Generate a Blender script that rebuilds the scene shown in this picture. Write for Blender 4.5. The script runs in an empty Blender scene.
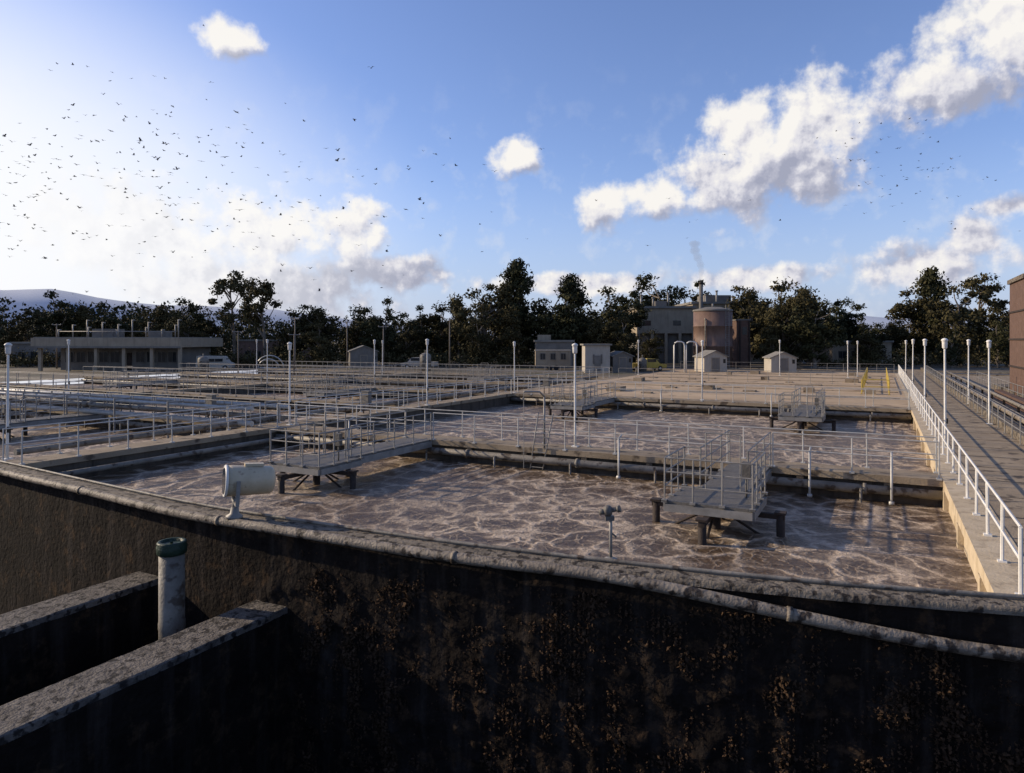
import bpy, math, random, bmesh
import numpy as np
from mathutils import Vector, noise
TH = math.radians(27.73)          # plant grid is turned this much from north (+Y)
CS, SN = math.cos(TH), math.sin(TH)
scene = bpy.context.scene
random.seed(4)

# ------------------------------------------------------------------ materials
def new_mat(name):
    m = bpy.data.materials.new(name); m.use_nodes = True
    nt = m.node_tree
    return m, nt, nt.nodes['Principled BSDF']

def N(nt, typ, **kw):
    n = nt.nodes.new(typ)
    for k, v in kw.items(): setattr(n, k, v)
    return n

def ramp(nt, stops):
    r = N(nt, 'ShaderNodeValToRGB')
    e = r.color_ramp.elements
    e[0].position, e[0].color = stops[0][0], (*stops[0][1], 1)
    e[1].position, e[1].color = stops[-1][0], (*stops[-1][1], 1)
    for p, c in stops[1:-1]:
        q = e.new(p); q.color = (*c, 1)
    return r

def surf(name, c1, c2, scale=1.0, rough=0.85, bump=0.3, bscale=18, streak=None, metallic=0.0, spot=None, stretch=(1,1,1), spec=.3, bdist=.05, spot2=None):
    m, nt, b = new_mat(name)
    L = nt.links.new
    tc = N(nt, 'ShaderNodeTexCoord')
    mp = N(nt, 'ShaderNodeMapping'); mp.inputs['Scale'].default_value = stretch
    L(tc.outputs['Object'], mp.inputs['Vector'])
    n1 = N(nt, 'ShaderNodeTexNoise'); n1.inputs['Scale'].default_value = scale; n1.inputs['Detail'].default_value = 6; n1.inputs['Roughness'].default_value = .65
    L(mp.outputs['Vector'], n1.inputs['Vector'])
    r = ramp(nt, [(.3, c1), (.7, c2)]); L(n1.outputs['Fac'], r.inputs['Fac'])
    col = r.outputs['Color']
    if spot2:
        n3 = N(nt, 'ShaderNodeTexNoise'); n3.inputs['Scale'].default_value = spot2[2]; n3.inputs['Detail'].default_value = 8; n3.inputs['Roughness'].default_value = .7
        L(tc.outputs['Object'], n3.inputs['Vector'])
        r3 = ramp(nt, [(spot2[1], (0,0,0)), (spot2[1]+.1, (1,1,1))]); L(n3.outputs['Fac'], r3.inputs['Fac'])
        mx = N(nt, 'ShaderNodeMixRGB'); mx.inputs['Color2'].default_value = (*spot2[0], 1)
        L(r3.outputs['Color'], mx.inputs['Fac']); L(col, mx.inputs['Color1']); col = mx.outputs['Color']
    if streak:
        ms = N(nt, 'ShaderNodeMapping'); ms.inputs['Scale'].default_value = (3.2, 3.2, .3)
        L(tc.outputs['Object'], ms.inputs['Vector'])
        n2 = N(nt, 'ShaderNodeTexNoise'); n2.inputs['Scale'].default_value = 1.0; n2.inputs['Detail'].default_value = 6; n2.inputs['Roughness'].default_value = .6
        L(ms.outputs['Vector'], n2.inputs['Vector'])
        r2 = ramp(nt, [(.5, (0,0,0)), (.72, (streak[1],)*3)]); L(n2.outputs['Fac'], r2.inputs['Fac'])
        mx = N(nt, 'ShaderNodeMixRGB'); mx.inputs['Color2'].default_value = (*streak[0], 1)
        L(r2.outputs['Color'], mx.inputs['Fac']); L(col, mx.inputs['Color1']); col = mx.outputs['Color']
    if spot:
        n3 = N(nt, 'ShaderNodeTexNoise'); n3.inputs['Scale'].default_value = scale*2.3; n3.inputs['Detail'].default_value = 5
        L(tc.outputs['Object'], n3.inputs['Vector'])
        r3 = ramp(nt, [(spot[1], (0,0,0)), (spot[1]+.08, (1,1,1))]); L(n3.outputs['Fac'], r3.inputs['Fac'])
        mx = N(nt, 'ShaderNodeMixRGB'); mx.inputs['Color2'].default_value = (*spot[0], 1)
        L(r3.outputs['Color'], mx.inputs['Fac']); L(col, mx.inputs['Color1']); col = mx.outputs['Color']
    L(col, b.inputs['Base Color'])
    b.inputs['Roughness'].default_value = rough
    b.inputs['Metallic'].default_value = metallic
    b.inputs['Specular IOR Level'].default_value = spec
    if bump:
        nb = N(nt, 'ShaderNodeTexNoise'); nb.inputs['Scale'].default_value = bscale; nb.inputs['Detail'].default_value = 5
        L(tc.outputs['Object'], nb.inputs['Vector'])
        bp = N(nt, 'ShaderNodeBump'); bp.inputs['Strength'].default_value = bump; bp.inputs['Distance'].default_value = bdist
        L(nb.outputs['Fac'], bp.inputs['Height']); L(bp.outputs['Normal'], b.inputs['Normal'])
    return m

M = {}
M['deck']   = surf('deck_concrete', (.19,.145,.095), (.33,.26,.175), .7, spot=((.085,.064,.044), .57))
M['wall']   = surf('basin_wall_concrete', (.05,.04,.03), (.11,.088,.066), .9, streak=((.025,.02,.015), .8))
M['cream']  = surf('cream_concrete', (.42,.33,.21), (.55,.45,.31), 1.2, streak=((.16,.11,.07), .6))
M['plaza']  = surf('plaza_concrete', (.33,.235,.14), (.50,.37,.23), .22, bscale=6, spot=((.19,.135,.085), .6))
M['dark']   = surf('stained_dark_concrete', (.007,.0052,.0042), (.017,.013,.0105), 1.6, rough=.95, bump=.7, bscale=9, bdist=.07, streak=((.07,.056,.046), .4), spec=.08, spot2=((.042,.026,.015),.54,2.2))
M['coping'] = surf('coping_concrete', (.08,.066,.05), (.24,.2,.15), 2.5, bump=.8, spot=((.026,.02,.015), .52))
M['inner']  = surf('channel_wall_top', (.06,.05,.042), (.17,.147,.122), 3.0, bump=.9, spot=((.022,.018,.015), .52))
M['rail']   = surf('galvanised_rail', (.34,.33,.30), (.52,.5,.46), 3, rough=.5, bump=0, metallic=.2)
M['railf']  = surf('weathered_rail', (.17,.16,.145), (.29,.275,.25), 3, rough=.55, bump=0, metallic=.2)
M['white']  = surf('white_paint', (.55,.53,.48), (.75,.72,.66), 2, rough=.45, bump=.1)
M['yellow'] = surf('yellow_paint', (.36,.26,.05), (.48,.35,.07), 2, rough=.5, bump=.1)
M['pipe']   = surf('pipe_grey', (.12,.105,.085), (.25,.225,.185), 1.6, rough=.6, bump=.3, spot=((.07,.052,.038), .55))
M['hose']   = surf('air_pipe_tan', (.11,.088,.066), (.30,.25,.19), 2.2, rough=.65, bump=.6, spot=((.038,.028,.02), .52))
M['rust']   = surf('rusted_steel', (.02,.015,.012), (.05,.035,.027), 4, rough=.8)
M['grate']  = surf('grating', (.085,.077,.065), (.14,.128,.11), 5, rough=.6)
M['green']  = surf('green_cap', (.008,.02,.012), (.02,.04,.024), 4, rough=.5)
M['beige']  = surf('beige_wall', (.25,.2,.14), (.34,.28,.2), .8, streak=((.15,.12,.085), .5))
M['horn']   = surf('beige_enamel', (.40,.33,.22), (.5,.42,.29), 3, rough=.4, bump=.1, spot=((.3,.24,.16),.62))
M['tank']   = surf('brown_tank_steel', (.13,.08,.06), (.19,.12,.09), .8, rough=.6, streak=((.09,.055,.04), .6))
M['brick']  = surf('brick_brown', (.085,.05,.036), (.13,.08,.06), 2.5, bump=.5)
M['gwall']  = surf('grey_wall', (.12,.11,.095), (.2,.18,.155), .8)
M['swall']  = surf('shed_siding', (.32,.285,.23), (.42,.375,.31), 1.4, stretch=(4,4,.5))
M['roof']   = surf('roof_gravel', (.15,.138,.118), (.24,.22,.185), 1.2)
M['glass']  = surf('window_dark', (.015,.018,.02), (.03,.033,.035), 1, rough=.12, bump=0)
M['tyre']   = surf('tyre', (.015,.015,.015), (.03,.03,.03), 4)
M['red']    = surf('red_paint', (.45,.03,.02), (.55,.05,.03), 3, rough=.4)
M['bird']   = surf('gull_grey', (.06,.06,.065), (.14,.14,.145), 3, bump=0)
M['bark']   = surf('bark', (.10,.08,.06), (.24,.2,.16), 2.5, stretch=(3,3,.4))
M['growth'] = surf('dried_algae', (.03,.019,.012), (.09,.056,.034), 6, rough=.95, bump=0, spec=.05)
M['ground'] = surf('ground_soil', (.085,.068,.045), (.16,.13,.09), .08, bscale=3, spot=((.06,.06,.03), .55))
M['hill']   = surf('hazy_hill', (.36,.41,.48), (.42,.46,.53), .004, bump=0)  # pale blue of the distant air is mixed into the base colour
M['asph']   = surf('asphalt', (.045,.044,.043), (.075,.072,.07), .4)

def foliage(name, a, b_):
    m, nt, b = new_mat(name); L = nt.links.new
    tc = N(nt, 'ShaderNodeTexCoord'); oi = N(nt, 'ShaderNodeObjectInfo')
    n1 = N(nt, 'ShaderNodeTexNoise'); n1.inputs['Scale'].default_value = .8; n1.inputs['Detail'].default_value = 4
    L(tc.outputs['Object'], n1.inputs['Vector'])
    ad = N(nt, 'ShaderNodeMath', operation='MULTIPLY_ADD'); ad.inputs[1].default_value = .35
    L(oi.outputs['Random'], ad.inputs[0]); L(n1.outputs['Fac'], ad.inputs[2])
    r = ramp(nt, [(.4, a), (.9, b_)]); L(ad.outputs[0], r.inputs['Fac'])
    L(r.outputs['Color'], b.inputs['Base Color'])
    b.inputs['Roughness'].default_value = .8; b.inputs['Specular IOR Level'].default_value = .08
    return m
M['leaf']  = foliage('eucalyptus_leaves', (.024,.021,.009), (.078,.066,.03))
M['leaf2'] = foliage('dark_leaves', (.018,.02,.009), (.052,.05,.023))

def water_mat():
    m, nt, b = new_mat('mixed_liquor_water'); L = nt.links.new
    def M_(op,a,b2=None,c=None):
        n=N(nt,'ShaderNodeMath',operation=op)
        for i,v in enumerate((a,b2,c)):
            if v is None: continue
            if isinstance(v,(int,float)): n.inputs[i].default_value=v
            else: L(v,n.inputs[i])
        return n.outputs[0]
    def noise_(scale,det,rough=.55,src=None):
        n=N(nt,'ShaderNodeTexNoise'); n.inputs['Scale'].default_value=scale; n.inputs['Detail'].default_value=det; n.inputs['Roughness'].default_value=rough
        L(src or tc.outputs['Object'],n.inputs['Vector']); return n
    tc = N(nt, 'ShaderNodeTexCoord')
    nw = noise_(.75,4,.55)
    sb = N(nt, 'ShaderNodeVectorMath', operation='SUBTRACT'); sb.inputs[1].default_value = (.5,.5,.5); L(nw.outputs['Color'], sb.inputs[0])
    sc = N(nt, 'ShaderNodeVectorMath', operation='SCALE'); sc.inputs['Scale'].default_value = 1.8; L(sb.outputs[0], sc.inputs[0])
    ad = N(nt, 'ShaderNodeVectorMath', operation='ADD'); L(sc.outputs[0], ad.inputs[0]); L(tc.outputs['Object'], ad.inputs[1])
    v = N(nt, 'ShaderNodeTexVoronoi', feature='DISTANCE_TO_EDGE'); v.inputs['Scale'].default_value = .85; L(ad.outputs[0], v.inputs['Vector'])
    v2 = N(nt, 'ShaderNodeTexVoronoi', feature='DISTANCE_TO_EDGE'); v2.inputs['Scale'].default_value = 2.3; L(ad.outputs[0], v2.inputs['Vector'])
    wid = noise_(.9,3); fine = noise_(7,5,.7); patch = noise_(.22,5)
    d1 = M_('DIVIDE', v.outputs['Distance'], M_('MULTIPLY_ADD', wid.outputs['Fac'], 2.6, -.35))
    rv = ramp(nt, [(.0, (1,1,1)), (.05, (.85,.85,.85)), (.12, (.25,.25,.25)), (.28,(0,0,0))]); L(d1, rv.inputs['Fac'])
    d2 = M_('DIVIDE', v2.outputs['Distance'], M_('MULTIPLY_ADD', fine.outputs['Fac'], 2.2, -.3))
    rv2 = ramp(nt, [(.0, (.5,.5,.5)), (.14, (0,0,0))]); L(d2, rv2.inputs['Fac'])
    r2 = ramp(nt, [(.34, (.35,.35,.35)), (.55, (1,1,1))]); L(patch.outputs['Fac'], r2.inputs['Fac'])
    r4 = ramp(nt, [(.34, (.42,.42,.42)), (.58, (1,1,1))]); L(fine.outputs['Fac'], r4.inputs['Fac'])
    veins = M_('MULTIPLY', M_('MAXIMUM', rv.outputs['Color'], rv2.outputs['Color']), r4.outputs['Color'])
    film = ramp(nt, [(.55, (0,0,0)), (.75, (.25,.25,.25))]); L(wid.outputs['Fac'], film.inputs['Fac'])
    foam = M_('MULTIPLY', M_('ADD', veins, film.outputs['Color']), r2.outputs['Color'])
    r3 = ramp(nt, [(.3, (.045,.027,.014)), (.7, (.12,.078,.044))]); L(fine.outputs['Fac'], r3.inputs['Fac'])
    mx = N(nt, 'ShaderNodeMixRGB'); mx.inputs['Color2'].default_value = (.56,.45,.34,1)
    L(foam, mx.inputs['Fac']); L(r3.outputs['Color'], mx.inputs['Color1'])
    L(mx.outputs['Color'], b.inputs['Base Color'])
    b.inputs['Specular IOR Level'].default_value = .17
    L(M_('MULTIPLY_ADD', foam, .5, .36), b.inputs['Roughness'])
    rip = noise_(2.2,3)
    hs = M_('ADD', M_('MULTIPLY_ADD', fine.outputs['Fac'], .45, foam), M_('MULTIPLY', rip.outputs['Fac'], 1.2))
    bp = N(nt, 'ShaderNodeBump'); bp.inputs['Strength'].default_value = .65; bp.inputs['Distance'].default_value = .09
    L(hs, bp.inputs['Height']); L(bp.outputs['Normal'], b.inputs['Normal'])
    return m
M['water'] = water_mat()

# ------------------------------------------------------------------ mesh builder
class MB:
    def __init__(s): s.v=[]; s.f=[]; s.m=[]; s.sm=[]; s.mats=[]; s.cur=0
    def mat(s, k):
        if M[k] not in s.mats: s.mats.append(M[k])
        s.cur = s.mats.index(M[k]); return s
    def face(s, idx, smooth=False): s.f.append(idx); s.m.append(s.cur); s.sm.append(smooth)
    def box(s, x0,x1,y0,y1,z0,z1):
        b=len(s.v)
        s.v += [(x0,y0,z0),(x1,y0,z0),(x1,y1,z0),(x0,y1,z0),(x0,y0,z1),(x1,y0,z1),(x1,y1,z1),(x0,y1,z1)]
        for q in [(0,3,2,1),(4,5,6,7),(0,1,5,4),(1,2,6,5),(2,3,7,6),(3,0,4,7)]: s.face(tuple(b+i for i in q))
    def cyl(s, p0, p1, r0, r1=None, n=8, cap=True):
        r1 = r0 if r1 is None else r1
        p0=Vector(p0); p1=Vector(p1); d=(p1-p0).normalized()
        a = d.orthogonal().normalized(); c = d.cross(a)
        b=len(s.v)
        for p,r in ((p0,r0),(p1,r1)):
            for i in range(n):
                t=2*math.pi*i/n; s.v.append(tuple(p+a*(math.cos(t)*r)+c*(math.sin(t)*r)))
        for i in range(n): j=(i+1)%n; s.face((b+i,b+j,b+n+j,b+n+i), n>6)
        if cap: s.face(tuple(b+i for i in reversed(range(n)))); s.face(tuple(b+n+i for i in range(n)))
    def tube(s, pts, rs, n=10):
        b=len(s.v); P=[Vector(p) for p in pts]
        if not hasattr(rs,'__len__'): rs=[rs]*len(P)
        for k,p in enumerate(P):
            d=(P[min(k+1,len(P)-1)]-P[max(k-1,0)]).normalized()
            up = Vector((0,0,1)) if abs(d.z)<.9 else Vector((1,0,0))
            a=d.cross(up).normalized(); c=a.cross(d)
            for i in range(n):
                t=2*math.pi*i/n; s.v.append(tuple(p+a*(math.cos(t)*rs[k])+c*(math.sin(t)*rs[k])))
        for k in range(len(P)-1):
            for i in range(n):
                j=(i+1)%n; s.face((b+k*n+i,b+k*n+j,b+(k+1)*n+j,b+(k+1)*n+i),True)
        s.face(tuple(b+i for i in reversed(range(n)))); s.face(tuple(b+(len(P)-1)*n+i for i in range(n)))
    def lathe(s, c, prof, n=16):
        b=len(s.v)
        for r,z in prof:
            for i in range(n):
                t=2*math.pi*i/n; s.v.append((c[0]+r*math.cos(t), c[1]+r*math.sin(t), c[2]+z))
        for k in range(len(prof)-1):
            for i in range(n):
                j=(i+1)%n; s.face((b+k*n+i,b+k*n+j,b+(k+1)*n+j,b+(k+1)*n+i),True)
        s.face(tuple(b+i for i in reversed(range(n)))); s.face(tuple(b+(len(prof)-1)*n+i for i in range(n)))
    def obj(s, name, plant=False, loc=(0,0,0), rz=0):
        me=bpy.data.meshes.new(name); me.from_pydata(s.v,[],s.f)
        for m in s.mats: me.materials.append(m)
        me.polygons.foreach_set('material_index', s.m); me.polygons.foreach_set('use_smooth', s.sm)
        me.update()
        o=bpy.data.objects.new(name, me); scene.collection.objects.link(o)
        o.rotation_euler[2] = -TH if plant else rz
        o.location = loc
        return o

def rail(mb, p0, p1, h=1.07, sp=1.9, z=0, r=.02, key='rail', rails=(1.0,.52)):
    mb.mat(key)
    a=Vector((p0[0],p0[1],z)); b=Vector((p1[0],p1[1],z)); L=(b-a).length; n=max(1,round(L/sp))
    for i in range(n+1):
        p=a.lerp(b,i/n); p = p + Vector((0,0,random.uniform(-.01,.01)))
        lean=Vector((random.uniform(-.012,.012),random.uniform(-.012,.012),0))
        mb.cyl(p, p+Vector((0,0,h))+lean, r*1.2, n=6)
        mb.box(p.x-.07,p.x+.07,p.y-.07,p.y+.07,p.z-.02,p.z+.03)
    for k in rails: mb.cyl(a+Vector((0,0,h*k)), b+Vector((0,0,h*k)), r, n=6)

def railing(segs, name='handrail', **kw):
    mb=MB()
    for a,b in segs: rail(mb,a,b,**kw)
    return mb.obj(name, plant=True)

# ------------------------------------------------------------------ ground, plaza
XL, XR, YF = -78.0, 5.0, 72.0
mb=MB().mat('ground'); B=6000; zg=-.22
o=[(-B,-B),(B,-B),(B,B),(-B,B)]; i_=[(XL,-42),(XR,-42),(XR,YF),(XL,YF)]
mb.v=[(x,y,zg) for x,y in o+i_]
for k in range(4): j=(k+1)%4; mb.face((k,j,4+j,4+k))
mb.obj('ground', plant=True)
mb=MB().mat('plaza'); mb.box(-24.4,1.6,47.7,96,-1.6,0.0)
mb.mat('deck')
for k in range(6):
    mb.box(-23,1.2,54+k*6.5,54.25+k*6.5,0,.05)
for _ in range(34):
    x=random.uniform(-22,-1); y=random.uniform(50,90); w=random.uniform(.5,1.2)
    mb.box(x,x+w,y,y+w*random.uniform(.8,1.6),.0,random.choice([.07,.1,.35]))
mb.obj('concrete_plaza', plant=True)
mb=MB().mat('asph'); mb.box(-120,60,99,106,-.3,-.19); mb.mat('deck')
mb.box(-120,60,98.7,98.99,-.3,-.07); mb.box(-120,60,106.01,106.3,-.3,-.07)
mb.obj('service_road', plant=True)

# ------------------------------------------------------------------ foreground wall
ctrl=[(-60,16),(-45,13.8),(-32,12.6),(-24.4,11.95),(-18.4,11.35),(-13.8,11.0),(-8.3,11.12),(-4.35,11.5),(-1.13,12.0),(1.9,12.75),(6,13.9),(12,15.6)]
def catmull(P, step=.12):
    out=[]
    for i in range(1,len(P)-2):
        p0,p1,p2,p3=[np.array(P[k],float) for k in (i-1,i,i+1,i+2)]
        n=int(np.linalg.norm(p2-p1)/step)
        for k in range(n):
            t=k/n; out.append(.5*((2*p1)+(-p0+p2)*t+(2*p0-5*p1+4*p2-p3)*t*t+(-p0+3*p1-3*p2+p3)*t**3))
    return np.array(out)
W=catmull(ctrl,.09)
tan=np.gradient(W,axis=0); tan/=np.linalg.norm(tan,axis=1)[:,None]
nrm=np.stack([tan[:,1],-tan[:,0]],1)     # towards the empty channel
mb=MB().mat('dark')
zs=np.concatenate([[0.0-.06],np.linspace(-.12,-6,78)])
def lump(x,y,z):
    if z>-.2: return 0
    k=min(1,max(0,(-z-.5)/1.0))
    d=noise.fractal(Vector((x*1.1,y*1.1,z*1.1)),1,2,5)*(.03 if x>-11 else .012)
    if x>-12: d+=k*(max(0,noise.noise(Vector((x*2.6,y*2.6,z*2.6+9))))*.13+max(0,noise.noise(Vector((x*6,y*6,z*6+3))))*.09)
    return d
for k in range(len(W)):
    x,y=W[k]
    for z in zs:
        d=lump(x,y,z) if -30<x<7 else 0
        mb.v.append((x+nrm[k,0]*d, y+nrm[k,1]*d, z))
nz=len(zs)
for k in range(len(W)-1):
    for j in range(nz-1):
        a=k*nz+j; mb.face((a,a+1,a+nz+1,a+nz),True)
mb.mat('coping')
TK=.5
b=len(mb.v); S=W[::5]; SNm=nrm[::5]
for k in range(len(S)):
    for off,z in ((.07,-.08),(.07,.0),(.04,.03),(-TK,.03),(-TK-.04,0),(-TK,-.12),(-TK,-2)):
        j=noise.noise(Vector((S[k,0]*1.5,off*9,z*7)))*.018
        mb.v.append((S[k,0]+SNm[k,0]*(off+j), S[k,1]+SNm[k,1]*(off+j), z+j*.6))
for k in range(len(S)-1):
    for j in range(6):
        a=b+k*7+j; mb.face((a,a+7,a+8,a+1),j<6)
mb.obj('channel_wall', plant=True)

# growth on wall
rng=np.random.default_rng(7)
V=[];F=[]
def clump(c, nn, size, cnt):
    for _ in range(cnt):
        d=rng.normal(size=3); d/=np.linalg.norm(d); p=c+d*size*rng.uniform(.1,.9)+nn*size*.4
        u=rng.normal(size=3); u/=np.linalg.norm(u); w=np.cross(u,d); w/=np.linalg.norm(w)+1e-6
        s=size*rng.uniform(.3,.65); i=len(V)
        V.extend([p-u*s, p+w*s*.6, p+u*s+d*s*.3, p-w*s*.6]); F.append((i,i+1,i+2,i+3))
cnt=0; tries=0
while cnt<9500 and tries<250000:
    tries+=1
    k=rng.integers(60,len(W)); x,y=W[k]
    if x<-11.0 or x>5: continue
    z=-rng.uniform(.45,5.0)
    big=noise.noise(Vector((x*.75,3,z*.7))); mid=noise.noise(Vector((x*2.6,8,z*1.5)))
    dn=big*1.1+mid*1.3+.16-.3*max(0,1.1+z)
    if rng.random()>max(.03,dn): continue
    nn=np.array([nrm[k,0],nrm[k,1],0.]); size=rng.uniform(.02,.045)*(1+1.5*max(0,dn)*rng.random())
    clump(np.array([x,y,z])+nn*(lump(x,y,z)), nn, size, 7); cnt+=1
me=bpy.data.meshes.new('dried_algae'); me.from_pydata([tuple(v) for v in V],[],F); me.materials.append(M['growth'])
og=bpy.data.objects.new('dried_algae_growth',me); og.rotation_euler[2]=-TH; scene.collection.objects.link(og)

# air pipe on the wall
def zpipe(x):
    t=min(1,max(0,(x+5.0)/7.5)); return -.02-.62*t*t*(3-2*t)*.95
pp=[(S[k,0]+SNm[k,0]*.22, S[k,1]+SNm[k,1]*.22, zpipe(S[k,0])+.012*math.sin(k*.35)+.02*noise.noise(Vector((k*.13,0,0)))) for k in range(len(S))]
mb=MB().mat('hose'); mb.tube(pp,.1,n=14)
for k in range(6,len(pp)-2,13):
    a=Vector(pp[k]); d=(Vector(pp[k+1])-a).normalized(); mb.cyl(a-d*.04,a+d*.04,.118,n=14)
mb.mat('rust')
for k in range(10,len(pp)-2,9):
    a=Vector(pp[k]); mb.cyl(a,(a.x-SNm[k,0]*.25,a.y-SNm[k,1]*.25,a.z-.1),.02,n=6)
mb.obj('air_pipe', plant=True)
pc=[(S[k,0]-SNm[k,0]*.33, S[k,1]-SNm[k,1]*.33, .075) for k in range(len(S))]
mb=MB().mat('pipe'); mb.tube(pc,.035,n=8); mb.obj('conduit_pipe', plant=True)

# inner channel walls
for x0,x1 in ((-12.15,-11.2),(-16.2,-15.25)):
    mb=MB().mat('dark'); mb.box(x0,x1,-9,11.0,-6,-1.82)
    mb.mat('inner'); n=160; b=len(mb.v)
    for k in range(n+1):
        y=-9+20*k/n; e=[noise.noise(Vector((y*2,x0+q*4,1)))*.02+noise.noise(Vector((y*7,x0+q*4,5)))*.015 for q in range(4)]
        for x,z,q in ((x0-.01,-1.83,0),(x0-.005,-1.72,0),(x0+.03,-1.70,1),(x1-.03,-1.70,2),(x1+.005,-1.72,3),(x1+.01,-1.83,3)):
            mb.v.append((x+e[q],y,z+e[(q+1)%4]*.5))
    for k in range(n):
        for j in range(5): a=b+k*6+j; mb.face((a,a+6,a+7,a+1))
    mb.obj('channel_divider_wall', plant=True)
mb=MB().mat('dark'); mb.box(-44,XR,-42,13,-6.2,-6.0); mb.box(-44.5,-44,-42,13,-6,-.2); mb.box(XR-.4,XR+.1,-42,12.8,-6,-.2); mb.box(-44,XR,-42.5,-42,-6,-.2)
mb.obj('channel_floor', plant=True)

mb=MB().mat('pipe'); mb.lathe((-13.45,9.9,0),[(.26,-6),(.26,-2.2),(.27,-2.15),(.27,-2.05),(.26,-2.0),(.26,-.5)],n=24)
mb.mat('green'); mb.lathe((-13.45,9.9,0),[(.28,-.58),(.30,-.56),(.31,-.42),(.29,-.38),(.30,-.34),(.28,-.31),(.22,-.31),(.21,-.36)],n=24)
mb.cyl((-13.45,9.9,-.36),(-13.28,9.75,-.25),.03)
mb.obj('standpipe', plant=True)

# ------------------------------------------------------------------ basins
mb=MB().mat('water')
front=[(p[0]-n_[0]*.3,p[1]-n_[1]*.3) for p,n_ in zip(W[::8],nrm[::8]) if p[0]<2.2]
pts=[(x,y,-.8) for x,y in front]
for x,y,z in pts: mb.v += [(x,y,z),(x,YF,z)]
for k in range(len(pts)-1): mb.face((2*k,2*k+2,2*k+3,2*k+1))
mb.v += [(XL,front[0][1],-.8),(XL,YF,-.8)]; n=len(mb.v); mb.face((n-2,0,1,n-1))
mb.obj('aeration_basin_water', plant=True)

def xwalk(name, y, x0, x1, pipes=True, w=1.2, face='wall'):
    mb=MB().mat(face); mb.box(x0,x1,y-w/2+.18,y+w/2-.18,-2.5,-.18)
    mb.mat('deck'); mb.box(x0,x1,y-w/2,y+w/2,-.2,0)
    mb.mat('wall')
    x=x0+.5
    while x<x1: mb.box(x,x+.2,y-w/2+.02,y-w/2+.178,-.6,-.202); x+=2.4
    if pipes:
        mb.mat('pipe'); mb.cyl((x0,y-w/2-.08,-.42),(x1,y-w/2-.08,-.42),.13,n=12)
        x=x0+1
        while x<x1: mb.cyl((x-.05,y-w/2-.08,-.42),(x+.05,y-w/2-.08,-.42),.17,n=12); x+=4.6
        x=x0+2.2
        while x<x1: mb.cyl((x,y-w/2-.3,-.42),(x,y-w/2-.3,-1.2),.04,n=8); mb.cyl((x,y-w/2-.08,-.42),(x,y-w/2-.3,-.42),.04,n=8); x+=3.1
    return mb.obj(name, plant=True)
def ywalk(name, x, y0, y1, w=1.2, side='wall'):
    mb=MB().mat(side); mb.box(x-w/2+.1,x+w/2-.1,y0,y1,-2.5,-.18)
    mb.mat('deck'); mb.box(x-w/2,x+w/2,y0,y1,-.2,0.003)
    return mb.obj(name, plant=True)
xwalk('basin_walkway',24,-24.4,1.6)
xwalk('basin_walkway',47,-24.4,1.6)
ywalk('basin_walkway',-25,12.4,72)
for y in (24,47,71.4): xwalk('basin_walkway',y,XL,-25.6)
ywalk('basin_walkway',-50.5,14.2,72)
xwalk('basin_walkway',35.5,XL,-25.6)
xwalk('basin_walkway',59,XL,-25.6)
mb=MB().mat('cream'); mb.box(1.7,2.3,12.9,96,-2.5,-.25); mb.mat('cream'); mb.box(1.6,2.35,12.9,96,-.252,-.002)
mb.mat('deck'); mb.box(2.35,4.9,13.2,110,-.4,-.02)
mb.mat('cream')
y=15
while y<95: mb.box(1.58,1.698,y,y+.3,-1.5,-.255); y+=4
mb.mat('coping'); mb.box(4.9,5.5,13.6,110,-1.5,.28)
mb.mat('wall')
y=14.5
while y<108: mb.box(2.36,4.89,y,y+.03,-.03,-.012); y+=2.4
mb.obj('main_walkway', plant=True)
mb=MB().mat('deck'); mb.box(5.5,60,14,96,-1,-.1); mb.mat('brick'); mb.box(7.2,7.6,16,60,-.1,.5); mb.mat('coping')
for k in range(9): mb.box(8.5,11.5,20+k*6,24+k*6,-.1,.25)
mb.obj('east_apron', plant=True)
mb=MB()
for x,z,r in ((5.75,.35,.12),(6.1,.3,.08),(6.6,.5,.1)):
    mb.mat('pipe' if r<.11 else 'hose'); mb.cyl((x,14,z),(x,92,z),r,n=10)
    y=16
    while y<90: mb.mat('rust'); mb.box(x-.06,x+.06,y,y+.1,-.1,z-r+.01); y+=5
mb.obj('process_pipes', plant=True)

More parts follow.
